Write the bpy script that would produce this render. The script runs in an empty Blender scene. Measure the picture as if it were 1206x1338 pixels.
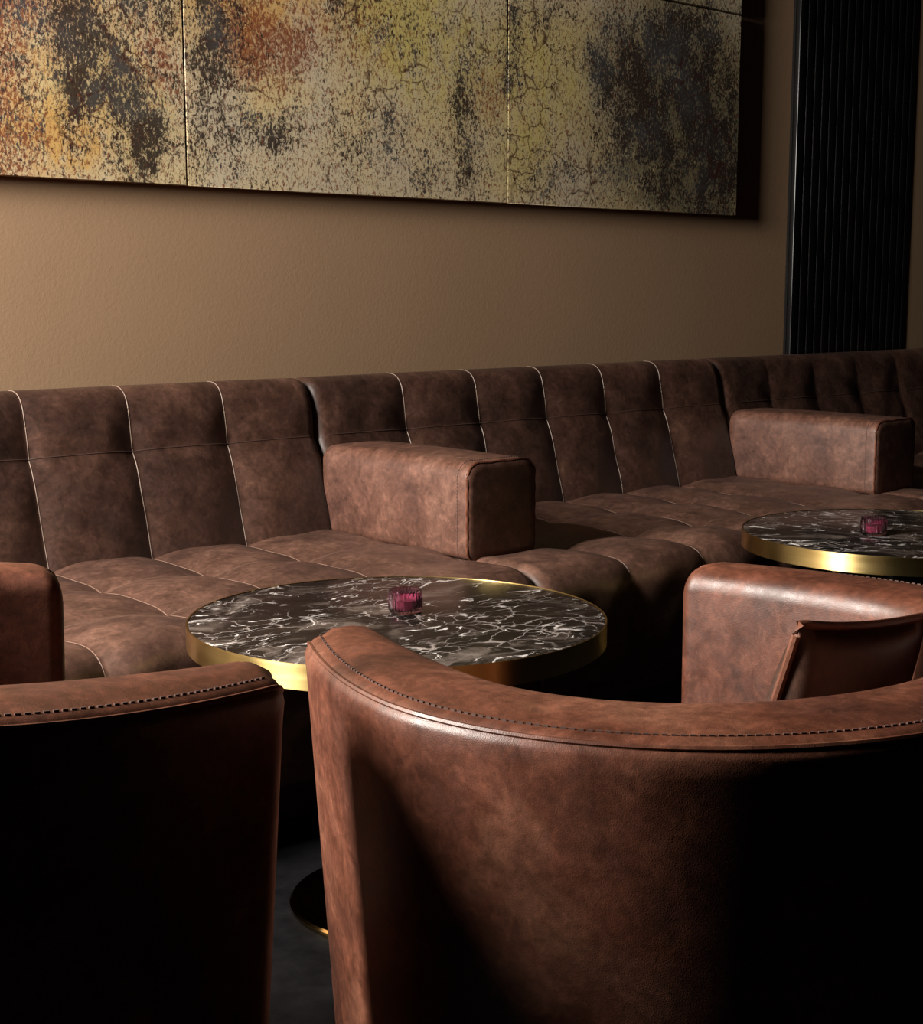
import bpy, bmesh, math, random
import numpy as np
from mathutils import Vector, Matrix
R = math.radians
scene = bpy.context.scene
col = scene.collection

# ------------------------------------------------------------------ camera
AZ, PITCH, FPX, CAMH = R(48.2), math.atan(287/1920), 1920.0, 1.14
cam = bpy.data.objects.new('camera', bpy.data.cameras.new('camera'))
col.objects.link(cam)
fwd = Vector((math.cos(AZ)*math.cos(PITCH), math.sin(AZ)*math.cos(PITCH), -math.sin(PITCH)))
cam.location = (0, 0, CAMH)
cam.rotation_euler = fwd.to_track_quat('-Z', 'Y').to_euler()
cam.data.sensor_fit = 'HORIZONTAL'
cam.data.sensor_width = 36.0
cam.data.lens = FPX/1206*36.0
cam.data.clip_start = 0.02
scene.camera = cam

# ------------------------------------------------------------------ world and light
W = bpy.data.worlds.new('world'); scene.world = W; W.use_nodes = True
W.node_tree.nodes['Background'].inputs[0].default_value = (0.75, 0.85, 1.0, 1)
W.node_tree.nodes['Background'].inputs[1].default_value = 0.02
# daylight standing in the opening of window_1 (left wall, outside the frame)
WX, WY0, WY1, WZ0, WZ1 = -1.05, 2.32, 3.08, 1.55, 3.15
la = bpy.data.lights.new('window_daylight', 'AREA')
la.shape = 'RECTANGLE'; la.size = WZ1-WZ0; la.size_y = WY1-WY0
la.energy = 510; la.color = (1.0, 0.93, 0.85)
lo = bpy.data.objects.new('window_daylight', la); col.objects.link(lo)
lo.location = (WX-0.06, (WY0+WY1)/2, (WZ0+WZ1)/2)
lo.rotation_euler = (0, R(-90), 0)          # -Z axis of the lamp to +X
scene.view_settings.view_transform = 'Standard'
scene.view_settings.look = 'None'
scene.view_settings.gamma = 1
scene.view_settings.use_curve_mapping = False
scene.view_settings.exposure = 0.0
scene.cycles.caustics_reflective = False

# ------------------------------------------------------------------ node helpers
def mat_new(name):
    m = bpy.data.materials.new(name); m.use_nodes = True
    nt = m.node_tree
    return m, nt, nt.nodes['Principled BSDF']
def nd(nt, t, **kw):
    n = nt.nodes.new(t)
    for k, v in kw.items():
        if k in n.bl_rna.properties: setattr(n, k, v)
        else: n.inputs[k].default_value = v
    return n
def ln(nt, a, b): nt.links.new(a, b)
def ramp(nt, src, stops, interp='LINEAR'):
    r = nt.nodes.new('ShaderNodeValToRGB'); r.color_ramp.interpolation = interp
    el = r.color_ramp.elements
    while len(el) < len(stops): el.new(0.5)
    for e, (p, c) in zip(el, stops):
        e.position = p
        e.color = (c, c, c, 1) if isinstance(c, (int, float)) else (*c, 1)
    ln(nt, src, r.inputs[0]); return r.outputs[0]
def noise(nt, vec, scale, detail=4, rough=0.55, dist=0.0):
    n = nd(nt, 'ShaderNodeTexNoise', Scale=scale, Detail=detail, Roughness=rough, Distortion=dist)
    ln(nt, vec, n.inputs['Vector']); return n.outputs['Fac']
def mapv(nt, vec, scale=(1,1,1), loc=(0,0,0), rot=(0,0,0)):
    m = nd(nt, 'ShaderNodeMapping'); m.inputs['Scale'].default_value = scale
    m.inputs['Location'].default_value = loc; m.inputs['Rotation'].default_value = rot
    ln(nt, vec, m.inputs['Vector']); return m.outputs[0]
def mixc(nt, fac, a, b, mode='MIX'):
    m = nt.nodes.new('ShaderNodeMix'); m.data_type = 'RGBA'; m.blend_type = mode
    for s, v in ((m.inputs[0], fac), (m.inputs[6], a), (m.inputs[7], b)):
        if hasattr(v, 'is_output'): ln(nt, v, s)
        elif isinstance(v, (int, float)): s.default_value = v
        else: s.default_value = (*v, 1)
    return m.outputs[2]
def mth(nt, op, a, b=None, c=None, clamp=False):
    m = nt.nodes.new('ShaderNodeMath'); m.operation = op; m.use_clamp = clamp
    for i, v in enumerate((a, b, c)):
        if v is None: continue
        if hasattr(v, 'is_output'): ln(nt, v, m.inputs[i])
        else: m.inputs[i].default_value = v
    return m.outputs[0]
def bump(nt, h, strength, dist, b):
    n = nd(nt, 'ShaderNodeBump', Strength=strength, Distance=dist)
    ln(nt, h, n.inputs['Height']); ln(nt, n.outputs[0], b.inputs['Normal'])
def objvec(nt, obj=None):
    t = nt.nodes.new('ShaderNodeTexCoord')
    if obj: t.object = obj
    return t.outputs['Object']

# ------------------------------------------------------------------ materials
def leather(name, base, light, dark, rough=0.42, k=1.0):
    m, nt, b = mat_new(name)
    v = objvec(nt)
    big = noise(nt, v, 5.0, 6, 0.62, 0.4)
    mid = noise(nt, v, 22.0, 6, 0.68, 0.8)
    c = ramp(nt, big, [(0.30, dark), (0.52, base), (0.74, light)])
    c2 = ramp(nt, mid, [(0.30, 0.52), (0.52, 1.0), (0.72, 1.6)])
    c = mixc(nt, 0.8, c, c2, 'MULTIPLY')
    fine = noise(nt, v, 75.0, 5, 0.65, 0.6)
    c = mixc(nt, 1.0, c, ramp(nt, fine, [(0.30, 0.72), (0.50, 1.0), (0.70, 1.35)]), 'MULTIPLY')
    st = noise(nt, mapv(nt, v, (28, 28, 9), rot=(0.4, 0.3, 0.2)), 1.6, 5, 0.7, 1.5)      # rubbed, scuffed streaks
    sc = ramp(nt, st, [(0.60, 0.0), (0.70, 0.35)])
    c = mixc(nt, sc, c, light)
    ln(nt, c, b.inputs['Base Color'])
    rr = ramp(nt, mid, [(0.3, rough-0.05), (0.75, rough+0.14)])
    ln(nt, rr, b.inputs['Roughness'])
    b.inputs['Specular IOR Level'].default_value = 0.55
    vo = nd(nt, 'ShaderNodeTexVoronoi', Scale=420.0); vo.feature = 'DISTANCE_TO_EDGE'
    ln(nt, v, vo.inputs['Vector'])
    h = mth(nt, 'ADD', mth(nt, 'MULTIPLY', vo.outputs['Distance'], 0.6), mth(nt, 'MULTIPLY', noise(nt, v, 14, 3), 3.0))
    bump(nt, h, 0.18, 0.0020, b)
    return m
M = {}
M['leather'] = leather('brown_leather', (0.112, 0.036, 0.019), (0.205, 0.088, 0.052), (0.050, 0.016, 0.009))
M['arm_leather'] = leather('sheen_tinted_brown_leather', (0.100, 0.044, 0.029), (0.160, 0.080, 0.056), (0.062, 0.026, 0.018), 0.44)  # window sheen on the armrests put into a paler, greyer brown
M['sofa_leather'] = leather('shaded_brown_leather', (0.048, 0.021, 0.0135), (0.092, 0.044, 0.029), (0.025, 0.011, 0.0075), 0.46)  # weaker light on the backrest put into a darker colour; cushion shares it
M['seat_leather'] = leather('worn_lit_brown_leather', (0.088, 0.042, 0.028), (0.140, 0.072, 0.050), (0.052, 0.024, 0.017), 0.48)  # seat wear, plus its stronger light put into the lighter colour
def plain(name, c, rough=0.5, metal=0.0, nz=0.0, scale=40, spec=0.5):
    m, nt, b = mat_new(name)
    b.inputs['Roughness'].default_value = rough; b.inputs['Metallic'].default_value = metal
    b.inputs['Specular IOR Level'].default_value = spec
    f = noise(nt, objvec(nt), scale, 4)
    cc = ramp(nt, f, [(0.3, tuple(x*(1-nz) for x in c)), (0.7, tuple(min(1, x*(1+nz)) for x in c))])
    ln(nt, cc, b.inputs['Base Color'])
    return m
M['seam_light'] = plain('tan_seam_edge', (0.23, 0.165, 0.13), 0.5, nz=0.15)
M['seam_mid'] = plain('brown_seam_edge', (0.17, 0.10, 0.072), 0.5, nz=0.15)
M['seam_dark'] = plain('dark_seam', (0.05, 0.025, 0.018), 0.6)
M['stitch'] = plain('dark_brown_thread', (0.075, 0.038, 0.029), 0.7)
M['black'] = plain('black_powder_coat', (0.003, 0.003, 0.0032), 0.28, nz=0.1, spec=0.5)
M['plinth'] = plain('dark_grey_kick_board', (0.11, 0.105, 0.10), 0.6, nz=0.15)
M['wax'] = plain('wine_red_wax', (0.30, 0.07, 0.13), 0.4)
M['wick'] = plain('charred_wick', (0.02, 0.018, 0.016), 0.9)
M['dark_paint'] = plain('dark_brown_paint', (0.012, 0.009, 0.008), 0.9, spec=0.03)
# brass: brushed round the rim
m, nt, b = mat_new('brushed_brass'); M['brass'] = m
b.inputs['Metallic'].default_value = 1.0
f = noise(nt, mapv(nt, objvec(nt), (6, 6, 60)), 1.0, 4)
ln(nt, ramp(nt, f, [(0.3, (0.72, 0.52, 0.19)), (0.7, (0.80, 0.60, 0.25))]), b.inputs['Base Color'])
ln(nt, ramp(nt, f, [(0.3, 0.30), (0.7, 0.36)]), b.inputs['Roughness'])
f = nd(nt, 'ShaderNodeTangent', direction_type='RADIAL', axis='Z')
ln(nt, f.outputs[0], b.inputs['Tangent'])
b.inputs['Anisotropic'].default_value = 0.85; b.inputs['Anisotropic Rotation'].default_value = 0.25
M['dark_brass'] = plain('polished_dark_brass', (0.30, 0.20, 0.075), 0.12, 1.0, 0.1)
# marble
m, nt, b = mat_new('dark_marble'); M['marble'] = m
v = objvec(nt)
warp = nd(nt, 'ShaderNodeTexNoise', Scale=5.0, Detail=5.0, Roughness=0.6); ln(nt, v, warp.inputs['Vector'])
wv = nd(nt, 'ShaderNodeVectorMath', operation='MULTIPLY_ADD'); ln(nt, warp.outputs['Color'], wv.inputs[0])
wv.inputs[1].default_value = (0.16, 0.16, 0.0); ln(nt, v, wv.inputs[2])
vv = wv.outputs[0]
cloud = noise(nt, mapv(nt, vv, (1.0, 1.7, 1)), 7.0, 7, 0.62, 0.6)
c = ramp(nt, cloud, [(0.40, (0.004, 0.0035, 0.0035)), (0.53, (0.012, 0.009, 0.008)), (0.62, (0.075, 0.06, 0.052)), (0.74, (0.17, 0.145, 0.13))])
def vein(scale, w0, w1, seed, msc, m0, m1, stretch=(1, 1.6, 1)):
    vo = nd(nt, 'ShaderNodeTexVoronoi', Scale=scale); vo.feature = 'DISTANCE_TO_EDGE'
    ln(nt, mapv(nt, vv, stretch, (seed, seed*0.7, 0)), vo.inputs['Vector'])
    e = ramp(nt, vo.outputs['Distance'], [(w0, 1.0), (w1, 0.0)])
    k = ramp(nt, noise(nt, mapv(nt, v, (1, 1, 1), (seed, 3, 0)), msc, 4), [(m0, 0.0), (m1, 1.0)])
    return mth(nt, 'MULTIPLY', e, k)
c = mixc(nt, vein(9, 0.0, 0.022, 1.3, 6, 0.46, 0.60), c, (0.34, 0.30, 0.28))
c = mixc(nt, vein(19, 0.0, 0.030, 4.1, 8, 0.50, 0.62), c, (0.34, 0.30, 0.28))
c = mixc(nt, vein(6, 0.0, 0.03, 7.7, 9, 0.54, 0.62, (0.8, 2.4, 1)), c, (0.80, 0.76, 0.74))
bl = noise(nt, mapv(nt, vv, (1, 2.6, 1), (9, 2, 0), (0, 0, 0.5)), 17, 5, 0.6, 1.2)
c = mixc(nt, ramp(nt, bl, [(0.635, 0.0), (0.675, 1.0)]), c, (0.72, 0.68, 0.66))
ln(nt, c, b.inputs['Base Color'])
b.inputs['Roughness'].default_value = 0.27; b.inputs['Specular IOR Level'].default_value = 0.33
# wall paint with roller texture
m, nt, b = mat_new('brown_wall_paint'); M['wall'] = m
v = objvec(nt)
ln(nt, ramp(nt, noise(nt, v, 1.3, 4), [(0.3, (0.285, 0.182, 0.106)), (0.7, (0.315, 0.202, 0.120))]), b.inputs['Base Color'])
b.inputs['Roughness'].default_value = 0.62; b.inputs['Specular IOR Level'].default_value = 0.3
h = mth(nt, 'ADD', noise(nt, v, 110, 3, 0.6), mth(nt, 'MULTIPLY', noise(nt, v, 260, 2), 0.4))
bump(nt, h, 0.30, 0.0014, b)
# floor
m, nt, b = mat_new('black_floor'); M['floor'] = m
v = objvec(nt)
ln(nt, ramp(nt, noise(nt, v, 9, 6, 0.7), [(0.35, (0.004, 0.004, 0.0045)), (0.75, (0.012, 0.012, 0.013))]), b.inputs['Base Color'])
sp = ramp(nt, noise(nt, v, 160, 2), [(0.74, 0.0), (0.80, 1.0)])
b.inputs['Roughness'].default_value = 0.42; b.inputs['Specular IOR Level'].default_value = 0.2
bump(nt, noise(nt, v, 60, 4), 0.3, 0.002, b)
# wine coloured glass
m, nt, b = mat_new('wine_glass_tint'); M['glass'] = m
b.inputs['Base Color'].default_value = (0.80, 0.47, 0.60, 1)
b.inputs['Transmission Weight'].default_value = 1.0
b.inputs['Roughness'].default_value = 0.03; b.inputs['IOR'].default_value = 1.48

# ------------------------------------------------------------------ object helpers
def link_mesh(name, me, m, parent=None):
    o = bpy.data.objects.new(name, me); col.objects.link(o)
    if m: me.materials.append(m)
    if parent: o.parent = parent
    return o
def obj_bm(name, bm, m, parent=None, smooth=True, sharp=40):
    bmesh.ops.recalc_face_normals(bm, faces=bm.faces)
    me = bpy.data.meshes.new(name); bm.to_mesh(me); bm.free()
    if smooth:
        me.polygons.foreach_set('use_smooth', [True]*len(me.polygons))
        me.set_sharp_from_angle(angle=R(sharp))
    return link_mesh(name, me, m, parent)
def obj_py(name, V, F, m, parent=None, smooth=True, sharp=40):
    bm = bmesh.new()
    vs = [bm.verts.new(p) for p in V]
    for f in F:
        try: bm.faces.new([vs[i] for i in f])
        except ValueError: pass
    return obj_bm(name, bm, m, parent, smooth, sharp)
def empty(name, loc, rz=0):
    o = bpy.data.objects.new(name, None); col.objects.link(o)
    o.location = loc; o.rotation_euler = (0, 0, rz); o.empty_display_size = 0.1
    return o
def tag(o, label, cat, group=None):
    o['label'] = label; o['category'] = cat
    if group: o['group'] = group
    return o
def struct(o): o['kind'] = 'structure'; return o
def box(bm, x0, x1, y0, y1, z0, z1, bev=0.0, seg=3):
    r = bmesh.ops.create_cube(bm, size=1.0)
    vs = r['verts']
    for v in vs: v.co = Vector((x0+(v.co.x+.5)*(x1-x0), y0+(v.co.y+.5)*(y1-y0), z0+(v.co.z+.5)*(z1-z0)))
    if bev > 0:
        es = list({e for v in vs for e in v.link_edges})
        bmesh.ops.bevel(bm, geom=es, offset=bev, segments=seg, profile=0.5, affect='EDGES')
def box_obj(name, dims, m, parent=None, bev=0.0, seg=3):
    bm = bmesh.new(); box(bm, *dims, bev, seg); return obj_bm(name, bm, m, parent)
def tube(bm, pts, r, n=6, closed=False):
    pts = [Vector(p) for p in pts]; rings = []
    L = len(pts)
    for i, p in enumerate(pts):
        a = pts[(i-1) % L] if (closed or i > 0) else p
        c = pts[(i+1) % L] if (closed or i < L-1) else p
        t = (c-a).normalized()
        u = t.cross(Vector((0, 0, 1)))
        if u.length < 0.2: u = t.cross(Vector((1, 0, 0)))
        u.normalize(); w = t.cross(u)
        rings.append([bm.verts.new(p + r*(math.cos(2*math.pi*k/n)*u + math.sin(2*math.pi*k/n)*w)) for k in range(n)])
    for i in range(L if closed else L-1):
        A, B = rings[i], rings[(i+1) % L]
        for k in range(n): bm.faces.new([A[k], A[(k+1) % n], B[(k+1) % n], B[k]])
    if not closed:
        bm.faces.new(rings[0][::-1]); bm.faces.new(rings[-1])
def lathe(prof, n=96, ribs=None):
    """closed (r, z) outline swept round Z; points with r == 0 become poles"""
    bm = bmesh.new(); rings = []
    for (r, z) in prof:
        if r < 1e-6: rings.append([bm.verts.new((0, 0, z))]); continue
        rings.append([bm.verts.new((r*math.cos(2*math.pi*k/n), r*math.sin(2*math.pi*k/n), z)) for k in range(n)])
    for A, B in zip(rings, rings[1:]):
        for k in range(n):
            q = [A[k % len(A)], A[(k+1) % len(A)], B[(k+1) % len(B)], B[k % len(B)]]
            u = []
            for x in q:
                if x not in u: u.append(x)
            if len(u) > 2: bm.faces.new(u)
    return bm
def stitches(bm, pts, step=0.0085, ln_=0.0055, w=0.0022, h=0.0016):
    """a row of separate thread stitches along a polyline"""
    P = [Vector(p) for p in pts]; d = [0]
    for a, c in zip(P, P[1:]): d.append(d[-1]+(c-a).length)
    s = step/2; i = 0
    while s < d[-1]-step/2:
        while d[i+1] < s: i += 1
        f = (s-d[i])/max(1e-9, d[i+1]-d[i]); p = P[i].lerp(P[i+1], f)
        t = (P[i+1]-P[i]).normalized()
        u = t.cross(Vector((0, 0, 1)))
        if u.length < 0.2: u = t.cross(Vector((0, 1, 0)))
        u.normalize(); n = u.cross(t)
        vs = [bm.verts.new(p + t*(a*ln_/2) + u*(b_*w/2) + n*(c_*h)) for a in (-1, 1) for b_ in (-1, 1) for c_ in (-1, 1)]
        for q in ((0,1,3,2), (4,6,7,5), (0,4,5,1), (2,3,7,6), (0,2,6,4), (1,5,7,3)): bm.faces.new([vs[k] for k in q])
        s += step

# ------------------------------------------------------------------ room shell
WALLY, CEIL, XL, XR, YB = 3.54, 3.3, WX, 10.0, -5.0
struct(box_obj('floor', (XL-.3, XR+.2, YB-.2, WALLY+.2, -0.1, 0), M['floor']))
struct(box_obj('ceiling', (XL-.3, XR+.2, YB-.2, WALLY+.2, CEIL, CEIL+.1), M['dark_paint']))
bm = bmesh.new(); box(bm, XL-.3, XR+.2, WALLY, WALLY+.2, 0, CEIL)
struct(obj_bm('wall_back', bm, M['wall'], smooth=False))
struct(box_obj('wall_pier', (5.7215, XR, 3.507, WALLY, 0, CEIL), M['wall']))      # the wall steps out past the slatted panel
struct(box_obj('wall_right', (XR, XR+.2, YB, WALLY, 0, CEIL), M['dark_paint']))
struct(box_obj('wall_front', (XL-.3, XR+.2, YB-.2, YB, 0, CEIL), M['dark_paint']))
bm = bmesh.new()
for d in ((XL-.2, XL, YB, WY0, 0, CEIL), (XL-.2, XL, WY1, WALLY, 0, CEIL), (XL-.2, XL, WY0, WY1, 0, WZ0), (XL-.2, XL, WY0, WY1, WZ1, CEIL)):
    box(bm, *d)
struct(obj_bm('wall_left', bm, M['dark_paint'], smooth=False))
bm = bmesh.new()
for d in ((XL-.19, XL-.14, WY0, WY0+.03, WZ0, WZ1), (XL-.19, XL-.14, WY1-.03, WY1, WZ0, WZ1), (XL-.19, XL-.14, WY0+.03, WY1-.03, WZ0, WZ0+.03), (XL-.19, XL-.14, WY0+.03, WY1-.03, WZ1-.03, WZ1)):
    box(bm, *d)
struct(obj_bm('window_1', bm, M['black'], smooth=False))

# ------------------------------------------------------------------ artwork
AX0, AW, AZ0, AH, AG = 0.955, 1.186, 1.424, 0.722, 0.005
art = tag(empty('wall_artwork', (AX0, 3.5, AZ0)), 'wide abstract cracked yellow and charcoal panel artwork hung on the brown wall', 'artwork')
m, nt, b = mat_new('abstract_print'); M['print'] = m
v = objvec(nt, art)
wn = nd(nt, 'ShaderNodeTexNoise', Scale=5.0, Detail=6.0, Roughness=0.65); ln(nt, v, wn.inputs['Vector'])
wv = nd(nt, 'ShaderNodeVectorMath', operation='MULTIPLY_ADD'); ln(nt, wn.outputs['Color'], wv.inputs[0])
wv.inputs[1].default_value = (0.30, 0.0, 0.36)
sub = nd(nt, 'ShaderNodeVectorMath', operation='SUBTRACT'); ln(nt, v, sub.inputs[0]); sub.inputs[1].default_value = (0.15, 0, 0.18)
ln(nt, sub.outputs[0], wv.inputs[2]); pv = wv.outputs[0]
def blobs(lst):
    tot = None
    for (x, z, rx, rz, k) in lst:
        mp = mapv(nt, pv, (1/rx, 0, 1/rz), (-x/rx, 0, -z/rz))
        L_ = nd(nt, 'ShaderNodeVectorMath', operation='LENGTH'); ln(nt, mp, L_.inputs[0])
        g = nd(nt, 'ShaderNodeMapRange'); g.interpolation_type = 'SMOOTHSTEP'
        ln(nt, L_.outputs['Value'], g.inputs[0])
        g.inputs[1].default_value = 0.15; g.inputs[2].default_value = 1.15; g.inputs[3].default_value = k; g.inputs[4].default_value = 0.0
        tot = g.outputs[0] if tot is None else mth(nt, 'ADD', tot, g.outputs[0])
    return tot
# colour fields, in metres from the lower left corner of the print
cream, yellow, ochre, pale, green = (0.60, 0.48, 0.25), (0.53, 0.44, 0.15), (0.54, 0.33, 0.11), (0.54, 0.46, 0.32), (0.17, 0.155, 0.08)
c = ramp(nt, noise(nt, v, 2.2, 5), [(0.35, cream), (0.55, pale), (0.7, cream)])
hf = noise(nt, mapv(nt, v, (1.25, 1, 0.72)), 105, 5, 0.75, 0.7)
mf = noise(nt, mapv(nt, v, (1.2, 1, 0.7)), 17, 6, 0.7, 0.4)
grit = ramp(nt, mf, [(0.34, 0.15), (0.60, 1.15)])
def field(lst, top=0.95): return mth(nt, 'MINIMUM', mth(nt, 'MULTIPLY', blobs(lst), grit), top)
c = mixc(nt, field([(1.85, .62, .30, .34, 1.0), (2.05, .45, .3, .3, .7), (2.5, .42, .4, .28, .8), (0.95, .2, .25, .2, .6), (2.45, .15, .2, .15, .6)]), c, yellow)
c = mixc(nt, field([(.75, .3, .5, .5, .6), (1.35, .52, .3, .26, 1.0), (1.6, .66, .25, .2, .9), (.82, .12, .14, .1, .8), (.95, .55, .2, .2, .6), (3.02, .45, .12, .2, .7)]), c, ochre)
c = mixc(nt, field([(3.2, .3, .55, .7, 1.1), (3.45, .15, .4, .5, .9)]), c, green)
redm = blobs([(.66, .12, .14, .25, .9), (.66, .4, .14, .2, .7), (.8, .5, .2, .2, .5), (1.38, .43, .14, .14, 1.0), (1.52, .36, .16, .12, .9), (1.1, .33, .10, .10, .7), (2.3, .35, .1, .12, .5), (1.7, .5, .3, .25, .4)])
c = mixc(nt, mth(nt, 'MULTIPLY', mth(nt, 'MULTIPLY', redm, grit), 0.32), c, (0.30, 0.07, 0.03))
h2 = noise(nt, mapv(nt, v, (1.25, 1, 0.75), (3, 0, 5)), 90, 5, 0.75, 0.7)
c = mixc(nt, ramp(nt, mth(nt, 'SUBTRACT', h2, mth(nt, 'MULTIPLY', mth(nt, 'MINIMUM', redm, 1.0), 0.10)), [(0.40, 0.9), (0.47, 0.0)]), c, (0.17, 0.045, 0.02))
dens = blobs([(.95, .60, .48, .30, .9), (.90, .26, .14, .18, .95), (1.04, .13, .09, .18, .85), (1.30, .36, .14, .26, .8), (1.24, .62, .14, .14, .7),
              (1.45, .16, .16, .10, .45), (1.78, .17, .22, .10, .45), (1.78, .64, .24, .2, .6), (1.98, .5, .18, .14, .35),
              (2.20, .26, .09, .28, .9), (2.22, .04, .05, .12, .7), (2.38, .5, .1, .22, .65), (2.6, .12, .2, .14, .5), (2.55, .62, .2, .12, .5), (3.3, .35, .5, .6, .4), (2.1, .1, .3, .12, .35), (1.2, .1, .4, .14, .35), (.8, .35, .5, .4, .35),
              (2.92, .42, .24, .3, 1.0), (3.1, .2, .18, .24, .7), (3.25, .55, .35, .3, .9), (3.42, .18, .26, .34, .95), (2.85, .1, .14, .12, .55), (.68, .62, .12, .2, .6)])
dens = mth(nt, 'MULTIPLY', dens, ramp(nt, noise(nt, mapv(nt, v, (1.2, 1, .8), (7, 0, 1)), 7.5, 5, 0.65, 0.6), [(0.36, 0.35), (0.62, 1.3)]))
blue = ramp(nt, noise(nt, v, 4.5, 3), [(0.45, (0.018, 0.011, 0.010)), (0.66, (0.040, 0.043, 0.050))])
comb = mth(nt, 'ADD', mth(nt, 'MULTIPLY', hf, 0.70), mth(nt, 'MULTIPLY', mf, 0.30))
thr = mth(nt, 'SUBTRACT', comb, mth(nt, 'MULTIPLY', mth(nt, 'MINIMUM', dens, 1.05), 0.112))
spk = ramp(nt, thr, [(0.415, 1.0), (0.460, 0.0)])
grey = ramp(nt, dens, [(0.25, 0.0), (1.0, 0.35)])
c = mixc(nt, grey, c, (0.17, 0.16, 0.155))
c = mixc(nt, mth(nt, 'MULTIPLY', spk, 0.93), c, blue)
rs = ramp(nt, noise(nt, mapv(nt, v, (1.3, 1, 0.7), (5, 1, 2)), 60, 5, 0.7, 0.8), [(0.30, 0.8), (0.40, 0.0)])
c = mixc(nt, rs, c, (0.16, 0.05, 0.02))
vo = nd(nt, 'ShaderNodeTexVoronoi', Scale=11.0); vo.feature = 'DISTANCE_TO_EDGE'
wv2 = nd(nt, 'ShaderNodeVectorMath', operation='MULTIPLY_ADD')
w2 = nd(nt, 'ShaderNodeTexNoise', Scale=14.0, Detail=5.0); ln(nt, v, w2.inputs['Vector']); ln(nt, w2.outputs['Color'], wv2.inputs[0])
wv2.inputs[1].default_value = (0.09, 0, 0.09); ln(nt, v, wv2.inputs[2]); ln(nt, wv2.outputs[0], vo.inputs['Vector'])
ck = mth(nt, 'MULTIPLY', ramp(nt, vo.outputs['Distance'], [(0.0, 1.0), (0.035, 0.0)]), ramp(nt, noise(nt, v, 3.4, 3), [(0.48, 0.0), (0.56, 0.9)]))
c = mixc(nt, ck, c, (0.045, 0.014, 0.010))
ln(nt, c, b.inputs['Base Color'])
b.inputs['Roughness'].default_value = 0.36; b.inputs['Specular IOR Level'].default_value = 0.4
for row in range(2):
    for k in range(3):
        bm = bmesh.new()
        box(bm, k*AW+AG/2, (k+1)*AW-AG/2, 0, 0.022, row*(AH+AG), row*(AH+AG)+AH, 0.0015, 1)
        p = obj_bm('art_panel', bm, M['print'], art)
bm = bmesh.new()
for k in range(3):
    for z in (0.1, 0.6, 0.85, 1.3): box(bm, k*AW+.15, (k+1)*AW-.15, 0.022, 0.04, z, z+.03)
o = obj_bm('hanging_rail', bm, M['black'], art, False); o['kind'] = 'stuff'

# ------------------------------------------------------------------ black slatted panel
sp = tag(empty('slatted_panel', (4.885, WALLY, 0)), 'tall black vertical slatted panel on the brown wall beyond the artwork', 'wall panel')
box_obj('backing', (0.0, 0.865, -0.012, -0.001, 0.0, 2.9), M['black'], sp)
s0 = None
for k in range(16):
    if s0 is None:
        bm = bmesh.new(); box(bm, 0, 0.043, -0.036, -0.011, 0.0, 2.9, 0.0045, 3)
        s0 = obj_bm('slat', bm, M['black'], sp); o = s0
    else:
        o = s0.copy(); col.objects.link(o)
    o.location = (0.0+0.0527*k, 0, 0)

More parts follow.
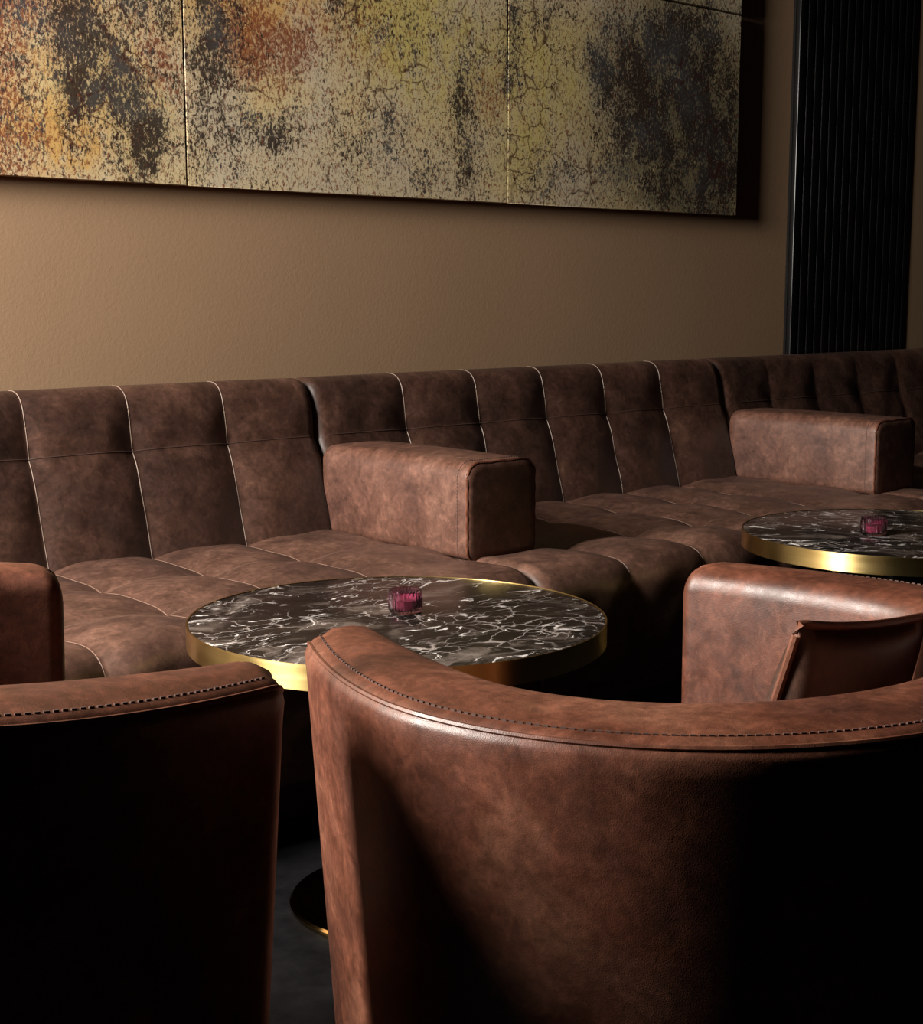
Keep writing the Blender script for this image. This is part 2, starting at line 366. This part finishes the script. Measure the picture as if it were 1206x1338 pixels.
# ------------------------------------------------------------------ sofa
def resample(pts, step):
    P = [np.array(p, float) for p in pts]; out = [P[0]]
    for a, c in zip(P, P[1:]):
        n = max(1, int(round(np.linalg.norm(c-a)/step)))
        out += [a+(c-a)*i/n for i in range(1, n+1)]
    return np.array(out)
def fillet(pts, rad):
    out = [pts[0]]
    for i in range(1, len(pts)-1):
        p0, p1, p2 = (np.array(q, float) for q in pts[i-1:i+2]); r = rad[i]
        if r <= 0: out.append(tuple(p1)); continue
        a, c = p0-p1, p2-p1
        la_, lc_ = np.linalg.norm(a), np.linalg.norm(c); a /= la_; c /= lc_
        d = min(r, la_*.49, lc_*.49)
        A, B = p1+a*d, p1+c*d
        for t in np.linspace(0, 1, 9): out.append(tuple((1-t)**2*A+2*t*(1-t)*p1+t*t*B))
    out.append(pts[-1]); return out
class Tuft:
    """padded surface: a profile in (y, z) swept along x, puffed between its seams"""
    def __init__(s, prof, x0, x1, seams, cross, smax, H, dip, wx, ws, endr=0.035, rs=7):
        s.P = resample(prof, 0.011); s.x0, s.x1 = x0, x1
        d = np.linalg.norm(np.diff(s.P, axis=0), axis=1); s.S = np.r_[0, np.cumsum(d)]
        T = np.gradient(s.P, axis=0); T /= np.linalg.norm(T, axis=1)[:, None]
        s.N = np.c_[-T[:, 1], T[:, 0]]                      # left of travel
        for _ in range(3): s.N[1:-1] = (s.N[:-2]+2*s.N[1:-1]+s.N[2:])/4
        s.seams, s.cross, s.smax, s.H, s.dip, s.wx, s.ws, s.endr = np.array(seams), np.array(cross), smax, H, dip, wx, ws, endr
        s.fade, s.gx = .05, .38
        r = np.random.default_rng(rs); s.ph = r.uniform(0, 6.28, 8)
    def disp(s, x, S):
        dx = np.abs(x[..., None]-s.seams).min(-1); dc = np.abs(S[..., None]-s.cross).min(-1)
        px = 1-(1-np.clip(dx/s.wx, 0, 1))**2.6; pc = 1-(1-np.clip(dc/s.ws, 0, 1))**2.6
        h = s.H*(s.gx*px+(1-s.gx)*px*pc) - s.dip*np.exp(-np.sqrt(dx**2+dc**2)/0.045)
        for k in range(4):                                   # soft creases running out of the tufts
            h = h+0.0012*np.sin(x*(17+9*k)+S*(23-6*k)+s.ph[k])*np.sin(S*(19+5*k)+s.ph[k+4])
        h = h*np.clip((s.smax-S)/s.fade, 0, 1)
        e = np.minimum(x-s.x0, s.x1-x); r = s.endr
        t = np.clip(r-e, 0, r)
        return h-(r-np.sqrt(np.maximum(r*r-t*t, 0)))*0.85
    def at(s, x, S, off=0.0):
        x = np.asarray(x, float); S = np.asarray(S, float)
        y = np.interp(S, s.S, s.P[:, 0]); z = np.interp(S, s.S, s.P[:, 1])
        ny = np.interp(S, s.S, s.N[:, 0]); nz = np.interp(S, s.S, s.N[:, 1])
        d = s.disp(x, S)+off
        return np.stack([x, y+ny*d, z+nz*d], -1)
    def build(s, name, m, parent):
        e = s.endr*(1-np.cos(np.linspace(0, np.pi/2, 7)))
        xs = np.unique(np.r_[s.x0+e, np.arange(s.x0+s.endr, s.x1-s.endr, 0.011), s.x1-e, s.seams[(s.seams > s.x0) & (s.seams < s.x1)]])
        n, k = len(xs), len(s.S)
        X, S = np.meshgrid(xs, s.S, indexing='ij')
        V = s.at(X, S).reshape(-1, 3)
        F = [(i*k+j, i*k+j+1, (i+1)*k+j+1, (i+1)*k+j) for i in range(n-1) for j in range(k-1)]
        F += [(i*k+k-1, i*k, (i+1)*k, (i+1)*k+k-1) for i in range(n-1)]
        F += [tuple(range(k))[::-1], tuple((n-1)*k+j for j in range(k))]
        return obj_py(name, V.tolist(), F, m, parent)
    def seam(s, name, pts, r, m, parent, off=0.0):
        bm = bmesh.new(); tube(bm, s.at([p[0] for p in pts], [p[1] for p in pts], off).tolist(), r, 6)
        return obj_bm(name, bm, m, parent)

BACK = fillet([(3.215, .40), (3.305, .745), (3.350, .905), (3.462, .900), (3.462, .14), (3.30, .14)], [0, .12, .05, .035, 0, 0])
SEAT = fillet([(3.36, .475), (2.96, .478), (2.425, .470), (2.435, .12), (3.36, .12)], [0, .0, .085, 0.01, 0])
def s_of(P, S, key, val):
    i = int(np.argmin(np.abs(P[:, key]-val))); return S[i]
def arm_bm(x0, x1, y0, y1, z0, z1):
    bm = bmesh.new(); r = 0.036
    prof = []                                                # rounded section in (x, z)
    for (cx, cz, a0) in ((x1-r, z1-r, 0), (x0+r, z1-r, 90), (x0+.02, z0+.02, 180), (x1-.02, z0+.02, 270)):
        rr = r if a0 < 180 else 0.02
        for k in range(7):
            a = R(a0+15*k); prof.append((cx+rr*math.cos(a), cz+rr*math.sin(a)))
    # add in between points so that the flat sides can bulge
    P = []
    for i, p in enumerate(prof):
        q = prof[(i+1) % len(prof)]; P.append(p); L_ = math.dist(p, q)
        n = int(L_/0.02)
        P += [(p[0]+(q[0]-p[0])*t/n, p[1]+(q[1]-p[1])*t/n) for t in range(1, n)]
    cx, cz = (x0+x1)/2, (z0+z1)/2
    ys = [y0, y0+.002, y0+.006]+list(np.linspace(y0+.02, y1-.03, 40))+[y1-.02, y1-.01, y1-.003, y1]
    rings = []
    for y in ys:
        ef, eb = y-y0, y1-y
        sc = 1-(0.010*max(0, 1-ef/.006)**2 + 0.25*max(0, 1-eb/.03)**2)
        t = (y-y0)/(y1-y0); bul = 0.008*math.sin(math.pi*t)**.6
        ring = []
        for (px, pz) in P:
            u, w = (px-cx)/((x1-x0)/2), (pz-cz)/((z1-z0)/2)
            bx = bul*max(0, 1-w*w)*math.copysign(1, u)*(abs(u) > .9); bz = bul*max(0, 1-u*u)*(w > .9)
            wr = 0.0013*math.sin(pz*150+px*90)*math.exp(-ef/.03)  # gathers at the front seam
            ring.append(bm.verts.new((cx+(px-cx)*sc+bx+wr, y, cz+(pz-cz)*sc+bz+wr)))
        rings.append(ring)
    for A, B in zip(rings, rings[1:]):
        for k in range(len(P)): bm.faces.new([A[k], A[(k+1) % len(P)], B[(k+1) % len(P)], B[k]])
    # padded front face
    prev = rings[0]
    for s_, dy in ((.955, -.0035), (.85, -.0042), (.5, -.0046), (.2, -.0048)):
        cur = [bm.verts.new((cx+(v.co.x-cx)*s_, y0+dy, cz+(v.co.z-cz)*s_)) for v in rings[0]]
        for k in range(len(P)): bm.faces.new([cur[k], cur[(k+1) % len(P)], prev[(k+1) % len(P)], prev[k]])
        prev = cur
    bm.faces.new(prev[::-1]); bm.faces.new(rings[-1])
    return bm, [(v.co.x, v.co.y, v.co.z) for v in rings[1]], [(v.co.x, v.co.y, v.co.z) for v in rings[4]]
def sofa_unit(X0, X1, seams, seed, label, arm, puff=.019, line='seam_light'):
    root = tag(empty('sofa', ((X0+X1)/2, 2.9, 0)), label, 'sofa', 'brown tufted sofa units along the wall')
    inv = Matrix.Translation((-(X0+X1)/2, -2.9, 0))
    ch = []
    bk = Tuft(BACK, X0, X1, seams, [0], 0,   puff, .014, .14, .17, 0.034, seed)
    sx = s_of(bk.P, bk.S, 1, .745); top = s_of(bk.P, bk.S, 1, .905) if False else bk.S[int(np.argmax(bk.P[:, 1]))]
    bk.cross = np.array([sx]); bk.smax = top-.005; bk.fade = .13; bk.gx = .30
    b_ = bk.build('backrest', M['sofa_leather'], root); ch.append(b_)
    for x in seams:
        if line == 'seam_dark': continue
        ch.append(bk.seam('seam', [(x, s) for s in np.linspace(.06, top+.01, 60)], .0012, M[line], b_, .0002))
    ch.append(bk.seam('seam', [(x, sx) for x in np.linspace(X0+.03, X1-.03, 200)], .0017, M['seam_dark'], b_, .0002))
    st = Tuft(SEAT, X0, X1, seams, [0], 0, .018, .016, .14, .15, 0.034, seed+1)
    # profile runs from the back to the front, so its left is down: flip
    st.N = -st.N
    c1, c2 = s_of(st.P[:60], st.S, 0, 2.975), s_of(st.P[:80], st.S, 0, 2.690)
    fr = s_of(st.P[:150], st.S, 1, .15)
    st.cross = np.array([c1, c2]); st.smax = st.S[int(np.argmin(np.abs(st.P[:, 1]-.14)))]
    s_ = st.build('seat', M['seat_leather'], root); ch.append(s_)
    for x in seams:
        ch.append(st.seam('seam', [(x, s) for s in np.linspace(.02, st.smax-.02, 90)], .0014, M['seam_mid'], s_, 0.0))
    for cc in (c1, c2):
        ch.append(st.seam('seam', [(x, cc) for x in np.linspace(X0+.03, X1-.03, 200)], .0012, M['seam_mid'], s_, 0.0))
    ch.append(box_obj('plinth', (X0+.02, X1-.02, 2.55, 3.40, 0.0, .125), M['plinth'], root))
    if arm:
        bm, edge, srow = arm_bm(X0-.018, X0+.216, 2.668, 3.285, .478, .722)
        a = obj_bm('armrest', bm, M['arm_leather'], root, True, 50); ch.append(a)
        bm = bmesh.new(); tube(bm, [(x, y-.001, z) for x, y, z in edge], .0032, 6, True); ch.append(obj_bm('piping', bm, M['leather'], a))
        bm = bmesh.new(); stitches(bm, srow+[srow[0]]); o = obj_bm('stitching', bm, M['stitch'], a, False); o['kind'] = 'stuff'; ch.append(o)
    for o in ch: o.data.transform(inv)
    return root
sofa_unit(.622, 2.418, [.725, 1.005, 1.285, 1.568, 1.848, 2.130], 3, 'brown tufted leather sofa unit under the left of the artwork, behind the nearer table', True)
sofa_unit(2.422, 4.218, [2.75, 3.04, 3.33, 3.61, 3.90], 13, 'brown tufted leather sofa unit in the middle, under the right end of the artwork', True, .016)
sofa_unit(4.222, 6.018, [4.51, 4.80, 5.09, 5.38, 5.67], 23, 'brown tufted leather sofa unit furthest right, below the black slatted panel', True, .009, 'seam_dark')

# ------------------------------------------------------------------ tables
TR, TZ = 0.384, 0.55
def table(x, y, label, rz):
    t = tag(empty('round_table', (x, y, 0), rz), label, 'table', 'round marble tables')
    obj_bm('tabletop', lathe([(0, TZ-.032), (TR-.004, TZ-.032), (TR-.004, TZ-.0006), (TR-.006, TZ), (0, TZ)], 128), M['marble'], t)
    bnd = lathe([(TR-.003, TZ-.042), (TR, TZ-.042), (TR, TZ+.0006), (TR-.003, TZ+.0006), (TR-.003, TZ-.042)], 160)
    obj_bm('brass_band', bnd, M['brass'], t)['label'] = 'polished brass edge band'
    obj_bm('pedestal', lathe([(0, .012), (.038, .012), (.034, .03), (.034, TZ-.05), (.12, TZ-.042), (.12, TZ-.032), (0, TZ-.032)], 48), M['black'], t)
    obj_bm('base', lathe([(0, 0), (.205, 0), (.207, .003), (.207, .009), (.203, .013), (.05, .020), (0, .020)], 96), M['dark_brass'], t)
    return t
table(1.677, 2.052, 'round black marble table with a brass edge in front of the left sofa unit', 0.0)
table(3.225, 1.972, 'round black marble table with a brass edge at the right edge of the photo', 2.2)

def votive(x, y, z, label):
    t = tag(empty('votive_candle', (x, y, z)), label, 'candle holder', 'purple glass candle holders')
    r, h, n = 0.031, 0.043, 30
    bm = bmesh.new()
    def ring(rad, zz, amp):
        return [bm.verts.new(((rad+amp*math.cos(n*2*math.pi*k/(n*6)))*math.cos(2*math.pi*k/(n*6)), (rad+amp*math.cos(n*2*math.pi*k/(n*6)))*math.sin(2*math.pi*k/(n*6)), zz)) for k in range(n*6)]
    rings = [ring(.012, .0003, 0), ring(r-.003, .0003, 0), ring(r-.0008, .0025, 0), ring(r-.0008, .0055, 0), ring(r, .007, .0012), ring(r, h-.008, .0012), ring(r, h-.0055, .0003), ring(r-.0003, h-.003, 0), ring(r-.0005, h, 0),
             ring(r-.0026, h, 0), ring(r-.0028, .008, 0), ring(r-.006, .006, 0), ring(.012, .006, 0)]
    for A, B in zip(rings, rings[1:]):
        for k in range(len(A)): bm.faces.new([A[k], A[(k+1) % len(A)], B[(k+1) % len(A)], B[k]])
    bm.faces.new(rings[0][::-1]); bm.faces.new(rings[-1])
    obj_bm('glass', bm, M['glass'], t, True, 60)
    obj_bm('wax', lathe([(0, .0063), (r-.0068, .0063), (r-.0036, .0085), (r-.0036, .025), (r-.006, .0245), (0, .024)], 64), M['wax'], t)
    obj_bm('wick', lathe([(0, .0235), (.0008, .0235), (.0006, .031), (0, .0312)], 8), M['wick'], t)
    return t
votive(1.712, 2.072, TZ, 'small ribbed purple glass candle holder on the nearer marble table')
votive(3.135, 1.985, TZ, 'small ribbed purple glass candle holder on the right-hand marble table')

# ------------------------------------------------------------------ tub chairs
CA, CB, CC, CT = 0.461, 0.401, 0.091, 0.305
def tub_chair(loc, rz, label, CZ, CS):
    t = tag(empty('tub_chair', loc, rz), label, 'chair', 'brown leather tub chairs')
    a, bb = CA+.008, CB+.008; ai, bi = CA-.136, CB-.140
    O, I = [], []
    yt = CT
    front = list(yt-0.028*(1-np.cos(np.linspace(0, np.pi/2, 14))))+list(np.linspace(yt-.036, 0, 22))
    for y in front:
        k = max(0, y/.3)**1.7
        O.append((-(a-CC*k), y)); I.append((-(ai-.60*CC*k), y))
    for th in np.linspace(0, math.pi, 90)[1:-1]:
        O.append((-a*math.cos(th), -bb*math.sin(th))); I.append((-ai*math.cos(th), -bi*math.sin(th)))
    for (p, q) in list(zip(O, I))[:len(front)][::-1]:
        O.append((-p[0], p[1])); I.append((-q[0], q[1]))
    n = len(O); V = []; rails = {'pipe': [], 'stitch': []}
    zb = 0.05
    for i in range(n):
        o, q = np.array(O[i]), np.array(I[i])
        u = o-q; th = np.linalg.norm(u); u = u/th
        y = o[1]; e = min(i, n-1-i)
        yy = front[e] if e < len(front) else 0
        ins = 0.0
        if e < 14:
            ex = yt-yy; ins = .028-math.sqrt(max(0, .028**2-(.028-ex)**2))
        zt = CZ+CS*min(1, max(0, (yt-y)/(yt+bb)))**1.1-ins*.7
        po, pi_ = o-u*ins, q+u*ins
        row = []
        def tap(p, z):                                        # walls lean in towards the floor
            f = (zt-z)/(zt-zb); c = np.array([0, -.05]); d = p-c
            return p-d/np.linalg.norm(d)*0.045*f
        for z in (zb, zb+.01, .12, .2, .28, .36, .44, .52, .58, .63, .67, zt-.040):
            pt = tap(po, z); row.append((pt[0], pt[1], z))
        rr = .026
        for k in range(1, 7):
            an = R(15*k); pt = po-u*(rr*(1-math.cos(an))); row.append((pt[0], pt[1], zt-.028+rr*math.sin(an)*.92))
        w = np.linalg.norm(po-pi_)
        for f in (.36, .5, .64):
            pt = po-u*(w*f); row.append((pt[0], pt[1], zt+.002*math.sin(math.pi*f)))
        ri = .034
        for k in range(0, 7):
            an = R(90-15*k); pt = pi_+u*(ri*(1-math.cos(an))); row.append((pt[0], pt[1], zt-ri+ri*math.sin(an)))
        for z in (.62, .54, .46, .36):
            pt = tap(pi_, z)*.3+pi_*.7; row.append((pt[0], pt[1], z))
        rails['pipe'].append(row[14]); pt = po-u*.0235; rails['stitch'].append((pt[0], pt[1], zt-.0038))
        V += row
    k = len(V)//n
    F = [(i*k+j, i*k+j+1, (i+1)*k+j+1, (i+1)*k+j) for i in range(n-1) for j in range(k-1)]
    F += [(i*k+k-1, i*k, (i+1)*k, (i+1)*k+k-1) for i in range(n-1)]
    F += [tuple(range(k))[::-1], tuple((n-1)*k+j for j in range(k))]
    sh = obj_py('shell', V, F, M['leather'], t, True, 100)
    bm = bmesh.new(); tube(bm, rails['pipe'], .0030, 6); obj_bm('piping', bm, M['leather'], sh)
    bm = bmesh.new(); stitches(bm, rails['stitch'][11:-11], .0085, .0052, .0020, .0010); o = obj_bm('stitching', bm, M['stitch'], sh, False); o['kind'] = 'stuff'
    # seat cushion filling the tub
    ring = [(p[0]*.985, p[1]*.985-.0) for p in I]
    bm = bmesh.new(); layers = []
    for (s_, z) in ((.93, .10), (1, .13), (1, .38), (.985, .405), (.95, .42), (.7, .432), (.3, .436)):
        layers.append([bm.verts.new((p[0]*s_, (p[1]+.02)*s_-.02, z)) for p in ring])
    for A, B in zip(layers, layers[1:]):
        for j in range(len(A)): bm.faces.new([A[j], A[(j+1) % len(A)], B[(j+1) % len(A)], B[j]])
    bm.faces.new(layers[0][::-1]); bm.faces.new(layers[-1])
    obj_bm('seat_cushion', bm, M['leather'], t)
    bm = bmesh.new(); L2 = []
    for z in (0.0, .055):
        L2.append([bm.verts.new((p[0]*.86, p[1]*.86, z)) for p in O])
    for j in range(len(O)): bm.faces.new([L2[0][j], L2[0][(j+1) % len(O)], L2[1][(j+1) % len(O)], L2[1][j]])
    bm.faces.new(L2[0][::-1]); bm.faces.new(L2[1])
    obj_bm('base', bm, M['black'], t)
    return t
chair_front = tub_chair((1.350, 1.069, 0), -.049, 'brown leather tub chair in the foreground facing the sofa, back to the camera', .745, .002)
chair_left = tub_chair((.566, 1.579, 0), -1.700, 'brown leather tub chair at the left edge, its near side in black shadow', .766, .075)

CUSH = (Vector((1.388, .97, .764)) - Matrix.Rotation(R(-2), 3, 'Z') @ Matrix.Rotation(R(6), 3, 'Y') @ Matrix.Rotation(R(16), 3, 'X') @ Vector((-.130, 0, .344)))
# cushion standing in the foreground chair
cu = tag(empty('cushion', CUSH), 'brown leather cushion with piped edges standing in the foreground tub chair', 'cushion')
cu.rotation_euler = (R(16), R(6), R(-2))
bpy.context.view_layer.update()
bm = bmesh.new(); N = 24; S = .130; SZ = .172
def cpt(i, j, sgn):
    u, w = -1+2*i/N, -1+2*j/N
    k = (1-abs(u)**3.2)*(1-abs(w)**3.2)
    pin = 1-.045*(1-abs(u)**2)*(abs(w)) ; pin2 = 1-.045*(1-abs(w)**2)*(abs(u))
    return (u*S*pin2, sgn*.042*max(0, k)**.5, SZ+w*SZ*pin)
g = {}
for sgn in (-1, 1):
    for i in range(N+1):
        for j in range(N+1):
            ed = i in (0, N) or j in (0, N)
            if ed and sgn == 1: g[sgn, i, j] = g[-1, i, j]
            else: g[sgn, i, j] = bm.verts.new(cpt(i, j, sgn))
    for i in range(N):
        for j in range(N): bm.faces.new([g[sgn, i, j], g[sgn, i+1, j], g[sgn, i+1, j+1], g[sgn, i, j+1]])
rim = [g[-1, i, 0].co.copy() for i in range(N)]+[g[-1, N, j].co.copy() for j in range(N)]+[g[-1, N-i, N].co.copy() for i in range(N)]+[g[-1, 0, N-j].co.copy() for j in range(N)]
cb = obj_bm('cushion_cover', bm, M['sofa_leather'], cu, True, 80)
bm = bmesh.new(); tube(bm, rim, .0055, 8, True); obj_bm('piping', bm, M['leather'], cu)
